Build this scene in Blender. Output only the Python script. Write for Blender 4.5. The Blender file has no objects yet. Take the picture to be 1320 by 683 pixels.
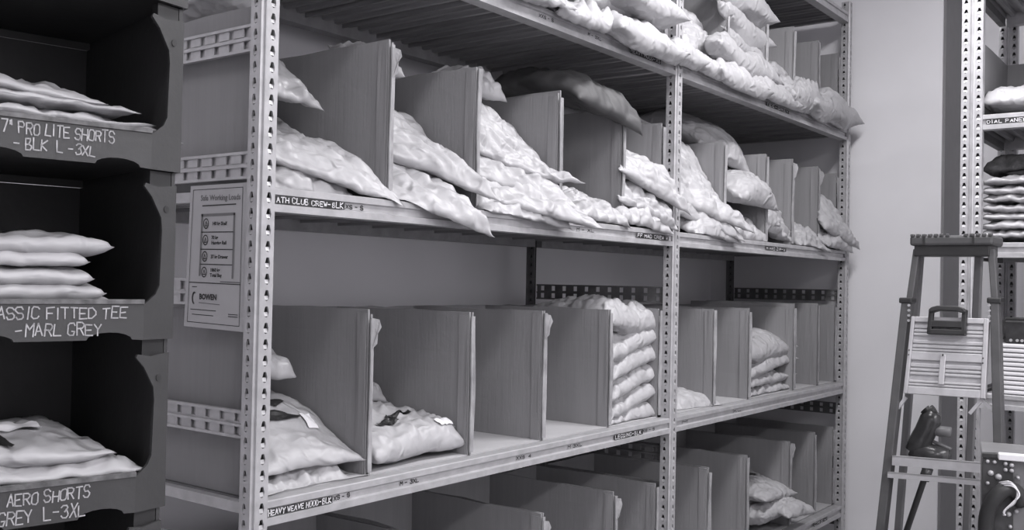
import bpy, bmesh, math, random
import numpy as np
from mathutils import Vector, Matrix, noise

# ------------------------------------------------------------------ camera
W_PX, H_PX, F_PX = 1320.0, 683.0, 1284.0
H = 1.55                                   # camera height over the floor
YAW = math.atan2(0.6, 0.8)
PITCH = math.radians(0.98)
ROLL = 0.020
V0 = Vector((math.cos(YAW), math.sin(YAW), 0)); R0 = Vector((math.sin(YAW), -math.cos(YAW), 0)); UP = Vector((0, 0, 1))
VD = V0*math.cos(PITCH) + UP*math.sin(PITCH)
U1 = UP*math.cos(PITCH) - V0*math.sin(PITCH)
CX = R0*math.cos(ROLL) + U1*math.sin(ROLL)
CY = U1*math.cos(ROLL) - R0*math.sin(ROLL)
CAM = Vector((0, 0, H))
scene = bpy.context.scene
C = scene.collection
cam_d = bpy.data.cameras.new('camera'); cam = bpy.data.objects.new('camera', cam_d); C.objects.link(cam)
cam_d.sensor_width = 36.0; cam_d.lens = 36.0*F_PX/W_PX; cam_d.clip_start = 0.02
M3 = Matrix((CX, CY, -VD)).transposed()
cam.matrix_world = Matrix.Translation(CAM) @ M3.to_4x4()
scene.camera = cam

def ray(px, py):
    return VD + CX*((px-W_PX/2)/F_PX) + CY*((H_PX/2-py)/F_PX)
def atY(px, py, Y):
    d = ray(px, py); return CAM + d*((Y-CAM.y)/d.y)
def atX(px, py, X):
    d = ray(px, py); return CAM + d*((X-CAM.x)/d.x)
def atT(px, py, t):
    return CAM + ray(px, py)*t
def atN(px, py, n, p0):
    d = ray(px, py); n = Vector(n); return CAM + d*((Vector(p0)-CAM).dot(n)/d.dot(n))

# ------------------------------------------------------------------ world, exposure, ceiling lamps
wd = bpy.data.worlds.new('world'); scene.world = wd; wd.use_nodes = True
wd.node_tree.nodes['Background'].inputs[0].default_value = (0.5, 0.5, 0.52, 1)
wd.node_tree.nodes['Background'].inputs[1].default_value = 0.05
scene.view_settings.view_transform = 'Standard'; scene.view_settings.look = 'None'
scene.view_settings.exposure = 0.0; scene.view_settings.gamma = 1.0; scene.view_settings.use_curve_mapping = False
CEIL = 3.45
LAMPS = [(-0.6, 0.55), (1.4, 0.55), (3.15, 0.75), (-0.6, -1.9), (1.4, -1.9), (3.05, -1.9)]
LAMP_POWER = [17, 20, 52, 62, 76, 52]
LAMP_COL = (1.0, 0.99, 1.01)
for (lx, ly), pw in zip(LAMPS, LAMP_POWER):
    ld = bpy.data.lights.new('tube_light', 'AREA'); ld.shape = 'RECTANGLE'; ld.size = 1.2; ld.size_y = 0.3
    ld.energy = pw; ld.color = LAMP_COL
    lo = bpy.data.objects.new('tube_light', ld); C.objects.link(lo); lo.location = (lx, ly, CEIL-0.115)

# ------------------------------------------------------------------ materials
MATS = {}
def mat(name, val, rough=0.6, metal=0.0, var=0.06, scale=14.0, stretch=(1, 1, 1), bump=0.0, bscale=None, spec=0.5, trans=0.0, coat=0.0, ridged=False):
    if name in MATS: return MATS[name]
    m = bpy.data.materials.new(name); m.use_nodes = True; nt = m.node_tree; bs = nt.nodes['Principled BSDF']
    tc = nt.nodes.new('ShaderNodeTexCoord'); mp = nt.nodes.new('ShaderNodeMapping'); mp.inputs['Scale'].default_value = stretch
    nz = nt.nodes.new('ShaderNodeTexNoise'); nz.inputs['Scale'].default_value = scale; nz.inputs['Detail'].default_value = 5
    rp = nt.nodes.new('ShaderNodeValToRGB')
    def g(v): return (v*1.0, v*0.988, v*1.018, 1)
    rp.color_ramp.elements[0].position = 0.3; rp.color_ramp.elements[1].position = 0.7
    rp.color_ramp.elements[0].color = g(val*(1-var)); rp.color_ramp.elements[1].color = g(min(0.95, val*(1+var)))
    nt.links.new(tc.outputs['Object'], mp.inputs['Vector']); nt.links.new(mp.outputs[0], nz.inputs['Vector'])
    nt.links.new(nz.outputs['Fac'], rp.inputs['Fac']); nt.links.new(rp.outputs['Color'], bs.inputs['Base Color'])
    bs.inputs['Roughness'].default_value = rough; bs.inputs['Metallic'].default_value = metal
    bs.inputs['Specular IOR Level'].default_value = spec
    if coat: bs.inputs['Coat Weight'].default_value = coat
    if bump:
        n2 = nt.nodes.new('ShaderNodeTexNoise'); n2.inputs['Scale'].default_value = bscale or scale; n2.inputs['Detail'].default_value = 6
        if ridged:
            n2.noise_type = 'RIDGED_MULTIFRACTAL'; n2.inputs['Detail'].default_value = 2.5; n2.inputs['Distortion'].default_value = 0.6
        bp = nt.nodes.new('ShaderNodeBump'); bp.inputs['Strength'].default_value = bump; bp.inputs['Distance'].default_value = 0.01
        nt.links.new(mp.outputs[0], n2.inputs['Vector']); nt.links.new(n2.outputs['Fac'], bp.inputs['Height'])
        nt.links.new(bp.outputs['Normal'], bs.inputs['Normal'])
    MATS[name] = m; return m
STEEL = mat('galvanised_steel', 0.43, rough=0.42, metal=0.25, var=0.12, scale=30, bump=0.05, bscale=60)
STEELD = mat('shaded_dark_steel', 0.11, rough=0.5, metal=0.3, var=0.2, scale=25)  # shade on the rear posts put into the colour; also the darker braces
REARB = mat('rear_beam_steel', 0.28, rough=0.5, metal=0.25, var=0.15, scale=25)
DECK = mat('shelf_deck_steel', 0.30, rough=0.5, metal=0.3, var=0.25, scale=10, stretch=(6, 0.5, 6))
CARD = mat('corrugated_cardboard', 0.255, rough=0.8, var=0.035, scale=9, stretch=(7, 7, 0.35), bump=0.12, bscale=22, spec=0.25)
CARDB = mat('pale_box_base', 0.42, rough=0.8, var=0.08, scale=8, spec=.25)
CARDE = mat('cardboard_cut_edge', 0.30, rough=0.9, var=0.22, scale=40, stretch=(1, 1, 0.5), bump=0.3, bscale=60, spec=0.2)
BAG = mat('white_poly_mailer', 0.395, rough=0.48, var=0.04, scale=8, bump=1.0, bscale=24, spec=0.5, ridged=True)
BAGG = mat('grey_clear_poly', 0.36, rough=0.3, var=0.15, scale=12, bump=0.6, bscale=13, spec=0.6, ridged=True)
BAGD = mat('dark_poly', 0.075, rough=0.65, var=0.2, scale=9, bump=0.5, bscale=9, ridged=True)
PRINT = mat('black_print', 0.02, rough=0.5, var=0.1)
STICK = mat('white_sticker', 0.80, rough=0.5, var=0.03)
CHALK = mat('chalk_marker', 0.36, rough=0.9, var=0.3, scale=160)
BIN = mat('black_tray_plastic', 0.038, rough=0.5, var=0.15, scale=12, bump=0.06, bscale=80)
WALL = mat('painted_wall', 0.80, rough=0.85, var=0.025, scale=3, bump=0.03, bscale=120, spec=0.2)
FLOOR = mat('concrete_floor', 0.26, rough=0.6, var=0.15, scale=4)
CEILM = mat('ceiling_paint', 0.6, rough=0.9, var=0.02)
LADD = mat('dark_rail_plastic', 0.075, rough=0.5, var=0.15, scale=20)
LADA = mat('ladder_aluminium', 0.52, rough=0.4, metal=0.35, var=0.08, scale=30)
BLK = mat('black_rubber', 0.025, rough=0.45, var=0.2)
TOOL = mat('glossy_dark_plastic', 0.05, rough=0.25, var=0.3, scale=20)
PAPER = mat('poster_paper', 0.42, rough=0.7, var=0.03)
INKM = mat('grey_ink', 0.17, rough=0.7, var=0.05)
GARM = mat('dark_fabric', 0.06, rough=0.95, var=0.3, scale=60, bump=0.3, bscale=200)
GREYP = mat('grey_plastic', 0.16, rough=0.45, var=0.08)
WHITEP = mat('white_plastic', 0.7, rough=0.45, var=0.05)
LAMPM = bpy.data.materials.new('lamp_diffuser'); LAMPM.use_nodes = True
_b = LAMPM.node_tree.nodes['Principled BSDF']; _b.inputs['Base Color'].default_value = (.8, .8, .8, 1)
_b.inputs['Emission Color'].default_value = (1, .98, 1.02, 1); _b.inputs['Emission Strength'].default_value = 2.0

# ------------------------------------------------------------------ object helpers
def empty(name, loc, label, cat, group=None, rz=0):
    o = bpy.data.objects.new(name, None); C.objects.link(o); o.location = loc; o.rotation_euler = (0, 0, rz)
    o.empty_display_size = 0.05
    tag(o, label, cat, group); return o
def tag(o, label=None, cat=None, group=None, kind=None):
    if label: o['label'] = label
    if cat: o['category'] = cat
    if group: o['group'] = group
    if kind: o['kind'] = kind
    return o
def link_mesh(name, me, mats, parent=None, local=False, smooth=False):
    if not isinstance(mats, (list, tuple)): mats = [mats]
    if not me.materials:
        for m in mats: me.materials.append(m)
    if smooth:
        for p in me.polygons: p.use_smooth = True
    o = bpy.data.objects.new(name, me); C.objects.link(o)
    if parent is not None:
        o.parent = parent
        if not local: o.matrix_parent_inverse = world(parent).inverted()
    return o
def world(o):
    m = Matrix.LocRotScale(o.location, o.rotation_euler, o.scale)
    if o.parent is not None: m = world(o.parent) @ o.matrix_parent_inverse @ m
    return m
class MB:
    """collects shapes, in world space unless noted"""
    def __init__(s): s.v = []; s.f = []; s.m = []
    def add(s, vs, fs, mi=0):
        b = len(s.v); s.v += [tuple(v) for v in vs]; s.f += [tuple(b+i for i in f) for f in fs]; s.m += [mi]*len(fs); return s
    def box(s, x0, x1, y0, y1, z0, z1, mi=0):
        vs = [(x, y, z) for z in (z0, z1) for y in (y0, y1) for x in (x0, x1)]
        return s.add(vs, [(0, 2, 3, 1), (4, 5, 7, 6), (0, 1, 5, 4), (2, 6, 7, 3), (0, 4, 6, 2), (1, 3, 7, 5)], mi)
    def bar(s, p, q, w, h, up=(0, 0, 1), mi=0):
        p, q = Vector(p), Vector(q); d = (q-p).normalized(); a = d.cross(Vector(up)).normalized(); b = a.cross(d)
        vs = []
        for c in (p, q):
            for i, j in ((-1, -1), (1, -1), (1, 1), (-1, 1)): vs.append(c + a*(i*w/2) + b*(j*h/2))
        return s.add(vs, [(3, 2, 1, 0), (4, 5, 6, 7), (0, 1, 5, 4), (1, 2, 6, 5), (2, 3, 7, 6), (3, 0, 4, 7)], mi)
    def tube(s, pts, r, n=10, mi=0, caps=True):
        pts = [Vector(p) for p in pts]; rs = r if isinstance(r, (list, tuple)) else [r]*len(pts)
        a = None; vs = []; fs = []
        for i, p in enumerate(pts):
            d = (pts[min(i+1, len(pts)-1)] - pts[max(i-1, 0)]).normalized()
            if a is None: a = d.orthogonal().normalized()
            a = (a - d*a.dot(d)).normalized(); b = d.cross(a)
            for k in range(n):
                t = 2*math.pi*k/n; vs.append(p + (a*math.cos(t)+b*math.sin(t))*rs[i])
        for i in range(len(pts)-1):
            for k in range(n):
                k2 = (k+1) % n; fs.append((i*n+k, i*n+k2, (i+1)*n+k2, (i+1)*n+k))
        if caps:
            fs.append(tuple(reversed(range(n)))); fs.append(tuple((len(pts)-1)*n+k for k in range(n)))
        return s.add(vs, fs, mi)
    def prism(s, pts, d, mi=0):
        """planar outline (3D points) pushed by vector d"""
        n = len(pts); d = Vector(d); vs = [Vector(p) for p in pts] + [Vector(p)+d for p in pts]
        fs = [tuple(range(n)), tuple(reversed(range(n, 2*n)))] + [(i, n+i, n+(i+1) % n, (i+1) % n) for i in range(n)]
        return s.add(vs, fs, mi)
    def ribbon(s, pts, w, nrm, mi=0):
        pts = [Vector(p) for p in pts]; nrm = Vector(nrm).normalized()
        for p, q in zip(pts, pts[1:]):
            d = q-p
            if d.length < 1e-7: continue
            d.normalize(); a = d.cross(nrm)*(w/2); e = d*(w*0.42)
            s.add([p-e+a, p-e-a, q+e-a, q+e+a], [(0, 1, 2, 3)], mi)
        return s
    def mesh(s, name, fix=True):
        me = bpy.data.meshes.new(name); me.from_pydata(s.v, [], s.f); me.update()
        for p, mi in zip(me.polygons, s.m): p.material_index = mi
        if fix:
            bm = bmesh.new(); bm.from_mesh(me); bmesh.ops.recalc_face_normals(bm, faces=bm.faces); bm.to_mesh(me); bm.free()
        return me
    def build(s, name, mats, parent=None, local=False, smooth=False, bevel=0, fix=True):
        me = s.mesh(name, fix); o = link_mesh(name, me, mats, parent, local, smooth)
        if bevel:
            b = o.modifiers.new('bevel', 'BEVEL'); b.width = bevel; b.segments = 2; b.limit_method = 'ANGLE'
        return o

# ------------------------------------------------------------------ hand lettering (stroke font on a 4 x 6 grid)
FONT = {'A': '00-26-40,12-32', 'B': '00-06-36-35-23-03,23-42-41-30-00', 'C': '45-36-16-05-01-10-30-41', 'D': '00-06-26-44-42-20-00',
 'E': '40-00-06-46,03-33', 'F': '00-06-46,03-33', 'G': '45-36-16-05-01-10-30-42-22', 'H': '00-06,40-46,03-43', 'I': '20-26', 'J': '46-41-30-10-01',
 'K': '00-06,46-03-40', 'L': '06-00-40', 'M': '00-06-23-46-40', 'N': '00-06-40-46', 'O': '10-01-05-16-36-45-41-30-10', 'P': '00-06-36-45-44-33-03',
 'R': '00-06-36-45-44-33-03,23-40', 'S': '45-36-16-05-04-13-33-42-41-30-10-01', 'T': '20-26,06-46', 'U': '06-01-10-30-41-46', 'V': '06-20-46',
 'W': '06-10-24-30-46', 'X': '00-46,06-40', 'Y': '06-23-46,23-20', 'Z': '06-46-00-40', '-': '03-33', '3': '05-16-36-45-34-23,23-34-42-41-30-10-01',
 '7': '06-46-10', '4': '30-36-02-42', '"': '16-14,36-34', '2': '05-16-36-45-44-00-40', '.': '20-21', '1': '20-26-15', '0': '10-01-05-16-36-45-41-30-10'}
def letter(mb, text, origin, xd, yd, h, w, lw, seed=0, gap=0.42, mi=0, jit=0.06):
    """hand-written ribbon letters; h letter height, w letter width"""
    rnd = random.Random(seed); xd, yd = Vector(xd).normalized(), Vector(yd).normalized(); n = xd.cross(yd); x = 0.0; o = Vector(origin)
    for ch in text:
        if ch == ' ': x += w*0.75; continue
        sl = rnd.uniform(-.06, .10); k = rnd.uniform(.88, 1.1); dy = rnd.uniform(-.06, .06)*h
        ww = w*(0.5 if ch in 'I1."' else 1.0)
        for st in FONT[ch].split(','):
            pts = []
            for p in st.split('-'):
                gx, gy = int(p[0])/4+rnd.uniform(-jit, jit), int(p[1])/6*k+rnd.uniform(-jit, jit)*.7
                pts.append(o + xd*(x+gx*ww+gy*sl*h) + yd*(gy*h+dy))
            mb.ribbon(pts, lw, n, mi)
        x += ww + w*gap
    return x
def print_text(mb, text, origin, xd, yd, size, mi=0, bold=0.0):
    cu = bpy.data.curves.new('t', 'FONT'); cu.body = text; cu.size = size; cu.offset = bold; cu.resolution_u = 2
    ob = bpy.data.objects.new('t', cu); C.objects.link(ob)
    dg = bpy.context.evaluated_depsgraph_get(); me = ob.evaluated_get(dg).to_mesh()
    xd, yd, o = Vector(xd).normalized(), Vector(yd).normalized(), Vector(origin)
    mb.add([o + xd*v.co.x + yd*v.co.y for v in me.vertices], [tuple(p.vertices) for p in me.polygons], mi)
    ob.evaluated_get(dg).to_mesh_clear(); bpy.data.objects.remove(ob); bpy.data.curves.remove(cu)

# ------------------------------------------------------------------ the room
def struct(name, mb, m, **k):
    return tag(mb.build(name, m, **k), kind='structure')
Y0 = 1.65; DEPTH = 0.645; YR = Y0+DEPTH
FX = [1.327, 3.150, 4.980]
ENDX, ENDY = 5.10, 1.235
struct('floor', MB().box(-2.6, 6.6, -3.2, 2.6, -0.1, 0.0), FLOOR)
struct('ceiling', MB().box(-2.6, 6.6, -3.2, 2.6, CEIL, CEIL+0.1), CEILM)
struct('wall_back', MB().box(-2.6, 6.6, 2.44, 2.6, 0, CEIL), WALL)
struct('wall_end', MB().box(ENDX, ENDX+0.36, ENDY, 2.44, 0, CEIL), WALL)
struct('nib_shade_1', MB().box(ENDX+.012, ENDX+0.35, ENDY-.012, ENDY, 0, CEIL), mat('nib_shade_grey', .20, rough=.6, var=.05))  # shade on the wall's end face, put into a dark grey colour
struct('wall_right', MB().box(ENDX+0.36, 6.6, -3.2, 2.44, 0, CEIL), WALL)
struct('wall_left', MB().box(-2.6, -2.4, -3.2, 2.44, 0, CEIL), WALL)
struct('wall_front', MB().box(-2.4, ENDX+0.36, -3.2, -3.0, 0, CEIL), WALL)
for i, (lx, ly) in enumerate(LAMPS):
    o = empty('ceiling_lamp', (lx, ly, CEIL), ['long ceiling lamp over the aisle beside the black trays', 'long ceiling lamp over the middle of the aisle', 'long ceiling lamp over the aisle nearest the end wall',
        'long ceiling lamp behind the camera on the tray side', 'long ceiling lamp straight behind the camera', 'long ceiling lamp behind the camera on the ladder side'][i], 'lamp', 'ceiling lamps')
    MB().box(lx-.64, lx+.64, ly-.15, ly+.15, CEIL-.09, CEIL).build('housing', WHITEP, o)
    MB().box(lx-.6, lx+.6, ly-.125, ly+.125, CEIL-.105, CEIL-.09).build('diffuser', LAMPM, o)

# ------------------------------------------------------------------ slotted steel members
def hole_face(mb, o, ud, vd, nd, w, p, n, hw, h0, h1, ramp=True, x0=0.0):
    """strip of n cells: width w along ud, pitch p along vd, each with a tear-drop hole; nd = outward normal"""
    ud, vd, nd, o = Vector(ud), Vector(vd), Vector(nd), Vector(o)
    for i in range(n):
        b = o + vd*(p*i)
        def P(u, v, d=0): return b + ud*u + vd*v - nd*d
        c = w/2
        outer = [P(0, 0), P(c, 0), P(w, 0), P(w, p/2), P(w, p), P(c, p), P(0, p), P(0, p/2)]
        m = (h0+h1)/2
        inn = [(c-hw*.75, h0+.12*(h1-h0)), (c, h0), (c+hw*.75, h0+.12*(h1-h0)), (c+hw, m), (c+hw*.5, h1), (c, h1+.0008), (c-hw*.5, h1), (c-hw, m)]
        hole = [P(u, v) for u, v in inn]; deep = [P(u, v, .005) for u, v in inn]
        fs = [(k, (k+1) % 8, 8+(k+1) % 8, 8+k) for k in range(8)] + [(8+k, 8+(k+1) % 8, 16+(k+1) % 8, 16+k) for k in range(8)]
        mb.add(outer+hole+deep, fs)
        if ramp:
            mb.add([P(c-hw*.75, h0+.12*(h1-h0), .0003), P(c+hw*.75, h0+.12*(h1-h0), .0003), P(c+hw*.95, m, .004), P(c-hw*.95, m, .004)], [(0, 1, 2, 3)])
POST_P = 0.034
def angle_post(parent, x, y, sy, z1, m=STEEL, name='post'):
    """angle upright: outer corner at (x, y), one leg along +x (front face), one along sy*y"""
    n = int(z1/POST_P); mb = MB(); c = 0.010; g = 0.031
    hole_face(mb, (x+c, y, 0), (1, 0, 0), (0, 0, 1), (0, -sy, 0), g, POST_P, n, .0066, .004, .0265)
    hole_face(mb, (x, y+sy*c, 0), (0, sy, 0), (0, 0, 1), (-1, 0, 0), g, POST_P, n, .0066, .004, .0265)
    zz = n*POST_P
    prof = [(x+c, y), (x+c*.55, y-sy*.0015), (x+c*.42, y+sy*.003), (x+.003, y+sy*c*.42), (x-.0015, y+sy*c*.55), (x, y+sy*c)]
    for a, b in zip(prof, prof[1:]): mb.add([(a[0], a[1], 0), (b[0], b[1], 0), (b[0], b[1], zz), (a[0], a[1], zz)], [(0, 1, 2, 3)])
    for (a, b) in (((x+c+g, y), (x+c+g, y+sy*.006)), ((x, y+sy*(c+g)), (x+.006, y+sy*(c+g)))):
        mb.add([(a[0], a[1], 0), (b[0], b[1], 0), (b[0], b[1], zz), (a[0], a[1], zz)], [(0, 1, 2, 3)])
    # black inner liner added behind the holes to give them their shade
    q = .012
    for a, b in (((x+q, y+sy*q), (x+c+g, y+sy*q)), ((x+q, y+sy*q), (x+q, y+sy*(c+g)))):
        mb.add([(a[0], a[1], 0), (b[0], b[1], 0), (b[0], b[1], zz), (a[0], a[1], zz)], [(0, 1, 2, 3)], 1)
    return mb.build(name, [m, BLK], parent, fix=False)
def brace(parent, p, d, length, z, nrm, m=STEEL, back=True):
    """double slotted end brace running along d from p"""
    mb = MB(); d = Vector(d); nrm = Vector(nrm); n = max(2, round(length/0.05)); pt = length/n; o = Vector(p)
    def rail(za, zb, off):
        q = [o+UP*za+nrm*off, o+UP*zb+nrm*off]; e = d*length
        mb.prism([q[0], q[1], q[1]-nrm*.006, q[0]-nrm*.006], e)
    rail(z, z+.006, .004); rail(z+.024, z+.030, .004); rail(z+.030, z+.034, -.002); rail(z+.052, z+.058, .004)
    for zz in (z, z+.028):
        for k in range(n+1):
            a = o + d*(k*pt-.017 if k else 0) + UP*(zz+.006); w = .034 if 0 < k < n else .017
            mb.prism([a, a+d*w, a+d*w+UP*.020, a+UP*.020], -nrm*.003)
    a = o + UP*z - nrm*.0060
    if back: mb.prism([a, a+d*length, a+d*length+UP*.058, a+UP*.058], -nrm*.001)
    return mb.build('end_brace', [m], parent)
BPROF = [(.003, 0), (.003, .0155), (.012, .0180), (.012, .0345), (.005, .0365), (.005, .050), (.008, .052), (.045, .052), (.045, 0)]
def beam(parent, o, d, inn, length, m=STEEL, name='front_beam'):
    """step beam with a recessed label channel; o = lower front corner, d along, inn = towards the shelf"""
    o, d, inn = Vector(o), Vector(d), Vector(inn); mb = MB()
    mb.prism([o+inn*a+UP*b for a, b in BPROF], d*length)
    return mb.build(name, [m], parent)
def beam_label(bm_obj, text, o, d, inn, u0, u1, lh=.0115, dark=True, seed=0):
    o, d, inn = Vector(o), Vector(d), Vector(inn); mb = MB()
    a = o + inn*.0056 + UP*.0180
    if dark:
        mb.prism([a+d*u0, a+d*u1, a+d*u1+UP*.0155-inn*.0002, a+d*u0+UP*.0155-inn*.0002], inn*.0006)
        n = len(text.replace(' ', '')) + .55*text.count(' '); w = (u1-u0-.006)/max(1, n)/1.42
        letter(mb, text, a+d*(u0+.004)+UP*.0025-inn*.0006, d, UP, lh, w, .0019, seed, mi=1)
        return mb.build('label', [PRINT, STICK], bm_obj, fix=False)
    a = o + inn*.0113 + UP*.0188
    mb2 = MB(); mb2.prism([a+d*u0, a+d*u1, a+d*u1+UP*.0145, a+d*u0+UP*.0145], inn*.0006)
    n = len(text.replace(' ', '')) + .75*text.count(' '); w = (u1-u0-.004)/max(1, n)/1.42
    letter(mb2, text, a+d*(u0+.004)+UP*.003-inn*.0006, d, UP, .009, w, .0022, seed, mi=1)
    return mb2.build('size_marking', [STEEL, PRINT], bm_obj, fix=False)
# corrugated deck plank, shared mesh
def plank_mesh(width, ylen):
    mb = MB(); prof = [(0.001, -.024), (0.001, 0)]; n = 3; s = width/n
    for k in range(n):
        b = k*s; prof += [(b+s*.26, 0), (b+s*.36, -.016), (b+s*.64, -.016), (b+s*.74, 0)]
    prof += [(width-.001, 0), (width-.001, -.024)]
    for a, b in zip(prof, prof[1:]):
        mb.add([(a[0], 0, a[1]), (b[0], 0, b[1]), (b[0], ylen, b[1]), (a[0], ylen, a[1])], [(0, 1, 2, 3)])
    return mb.mesh('deck_plank', fix=False)

# ------------------------------------------------------------------ main rack
ZL = {'T': 1.335, 'A': 0.743, 'B': 0.138, 'C': -0.520, 'D': -1.132}
SH = {k: H+v+0.050 for k, v in ZL.items()}        # top of each shelf
rack = empty('shelving_rack', (FX[0], Y0, 0), 'long galvanised boltless shelving rack with two bays filled with cardboard boxes and white bags', 'shelving')
for x in FX:
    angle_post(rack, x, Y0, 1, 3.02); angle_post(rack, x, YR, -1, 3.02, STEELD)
    for zb in (1.05, .78, .475, .206, -.064, -.339, -.63, -.90, -1.18):
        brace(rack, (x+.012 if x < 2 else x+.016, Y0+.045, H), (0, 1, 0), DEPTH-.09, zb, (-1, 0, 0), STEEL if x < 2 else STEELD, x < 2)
beams = {}
pmeshes = []
for bay in (0, 1):
    xa, xb = FX[bay]+.042, FX[bay+1]-.002; NP = 12; pw = (xb-xa)/NP; pm = plank_mesh(pw, DEPTH-.09); pm.materials.append(DECK)
    for k, z in ZL.items():
        beams[k, bay] = (beam(rack, (xa, Y0, H+z), (1, 0, 0), (0, 1, 0), xb-xa), xa, H+z)
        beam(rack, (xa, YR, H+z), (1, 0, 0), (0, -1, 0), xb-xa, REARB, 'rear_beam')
        for i in range(NP):
            o = link_mesh('deck_plank', pm, DECK, rack); o.location = (xa+i*pw, Y0+.045, H+z+.047)
        for x in ((FX[bay],) if bay == 0 else (FX[1], FX[2])):
            mb = MB().box(x+.013, x+.034, Y0+.045, YR-.045, H+z+.024, H+z+.047); mb.build('side_beam', STEEL, rack)
def bl(k, bay, text, p0, p1, dark=True, seed=1):
    ob, xa, z = beams[k, bay]
    u0 = atY(p0, 300, Y0+.012).x-xa; u1 = atY(p1, 300, Y0+.012).x-xa
    beam_label(ob, text, (xa, Y0, z), (1, 0, 0), (0, 1, 0), max(.002, u0), u1, dark=dark, seed=seed)
bl('B', 0, 'ATH CLUB CREW-BLK', 351, 441, seed=3); bl('B', 0, 'XS - S', 443, 470, False, 4)
bl('B', 0, 'M - XL', 742, 768, False, 5); bl('B', 0, 'FF MAD CREW W', 819, 860, seed=6)
bl('B', 1, 'M MAD ZIP-W', 986, 1012, seed=7)
bl('C', 0, 'HEAVY WEAVE HOOD-BLK', 349, 434, seed=8); bl('C', 0, 'XS - S', 436, 461, False, 9); bl('C', 0, 'M - 3XL', 521, 549, False, 10)
bl('C', 0, 'XXS  4', 670, 692, False, 11); bl('C', 0, 'M 3XL', 736, 757, False, 12); bl('C', 0, 'LEGGING-BLK', 795, 831, seed=13); bl('C', 0, 'XS - S', 832, 850, False, 14)
bl('C', 1, 'M', 883, 892, False, 15); bl('C', 1, 'XL', 948, 960, False, 15)
bl('A', 0, 'XXS - S', 688, 710, False, 16); bl('A', 0, 'M - 3XL', 752, 772, False, 17); bl('A', 0, 'HEAVY HOOD-XS', 806, 846, seed=18)
bl('A', 1, 'TEE-GREY', 983, 1013, seed=19)
bl('D', 1, 'CREW', 1053, 1070, seed=20)

# ------------------------------------------------------------------ cardboard boxes with open front and top
def warp_panel(o, a, b, nrm, th, seed, na=5, nb=7, amp=.004, tear=0.0, lean=0.0):
    """slab o + a*u + b*v, thickness th along nrm, gently warped"""
    o, a, b, nrm = Vector(o), Vector(a), Vector(b), Vector(nrm); mb = MB(); rnd = random.Random(seed); vs = []
    for side in (0, 1):
        for j in range(nb+1):
            for i in range(na+1):
                u, v = i/na, j/nb
                d = amp*noise.noise(Vector((u*1.7+seed*3.1, v*1.9, seed*.7)))*min(1, v*3)
                top = tear*noise.noise(Vector((u*6+seed*5, seed, 0))) if j == nb else 0
                vs.append(o + a*u + b*(v*(1+top)) + nrm*(th*side+d+lean*v))
    N = (na+1)*(nb+1)
    def I(s, i, j): return s*N + j*(na+1)+i
    fs = []
    for j in range(nb):
        for i in range(na):
            fs.append((I(0, i, j), I(0, i+1, j), I(0, i+1, j+1), I(0, i, j+1))); fs.append((I(1, i, j+1), I(1, i+1, j+1), I(1, i+1, j), I(1, i, j)))
    for i in range(na):
        fs.append((I(0, i, 0), I(1, i, 0), I(1, i+1, 0), I(0, i+1, 0))); fs.append((I(0, i+1, nb), I(1, i+1, nb), I(1, i, nb), I(0, i, nb)))
    for j in range(nb):
        fs.append((I(0, 0, j+1), I(1, 0, j+1), I(1, 0, j), I(0, 0, j))); fs.append((I(0, na, j), I(1, na, j), I(1, na, j+1), I(0, na, j+1)))
    mb.add(vs, fs); return mb
def carton(label, x0, x1, zb, h, seed, group, yf=Y0+.050, depth=.52, flap=.013, name='cardboard_box', tear=.02):
    o = empty(name, ((x0+x1)/2, yf+depth/2, zb), label, 'box', group); th = .006
    zb += .001
    warp_panel((x0, yf, zb), (0, depth, 0), (0, 0, h), (1, 0, 0), th, seed, tear=tear).build('side_panel', [CARD], o)
    rw = warp_panel((x1-th, yf, zb), (0, depth, 0), (0, 0, h), (1, 0, 0), th, seed+1, tear=tear*.7).build('side_panel', [CARD], o)
    warp_panel((x0+th, yf+depth-th, zb), (x1-x0-2*th, 0, 0), (0, 0, h*1.0), (0, 1, 0), th, seed+2, tear=tear).build('back_panel', [CARD], o)
    MB().box(x0+th, x1-th, yf, yf+depth-th, zb, zb+.005).build('base_panel', [CARDB], o)
    if flap:
        rnd = random.Random(seed)
        # stub of the cut-off front flap, bent round the front edge; crease just behind it
        f = warp_panel((x1-th*.8, yf-.0045, zb+.012), (flap, -.004+rnd.uniform(0, .004), 0), (0, 0, h*rnd.uniform(.94, .99)-.012), (0, -1, 0), .004, seed+3, na=3, nb=22, amp=.005, tear=.03)
        f.build('flap_stub', [CARDE], rw)
        warp_panel((x1-th-.0016, yf+.004, zb+.005), (0, .030, 0), (0, 0, h-.014), (-1, 0, 0), .0012, seed+4, na=3, nb=14, amp=.0022, tear=.03).build('edge_fold', [CARD], rw)
    return o
def PX(px, Y=Y0+.05): return atY(px, 365, Y).x
ROWH = .388
ROWS = {
 'B': (('upper', 'middle shelf'), [(0, [352, 498, 611, 717, 799, 862]), (1, [886, 931, 985, 1019, 1053, 1082])]),
 'C': (('lower', 'lower shelf'), [(0, [352, 479, 609, 702, 787, 858]), (1, [884, 921, 966, 1024, 1055, 1081])]),
 'D': (('bottom', 'bottom shelf'), [(0, [352, 455, 590, 705, 797, 857]), (1, [884, 917, 966, 1021, 1053, 1081])]),
 'A': (('top', 'high shelf'), [(0, [352, 490, 611, 717, 799, 862]), (1, [886, 932, 982, 1018, 1051, 1081])]),
}
ORD = ['first', 'second', 'third', 'fourth', 'fifth']
COMP = {}; CART = {}
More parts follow.
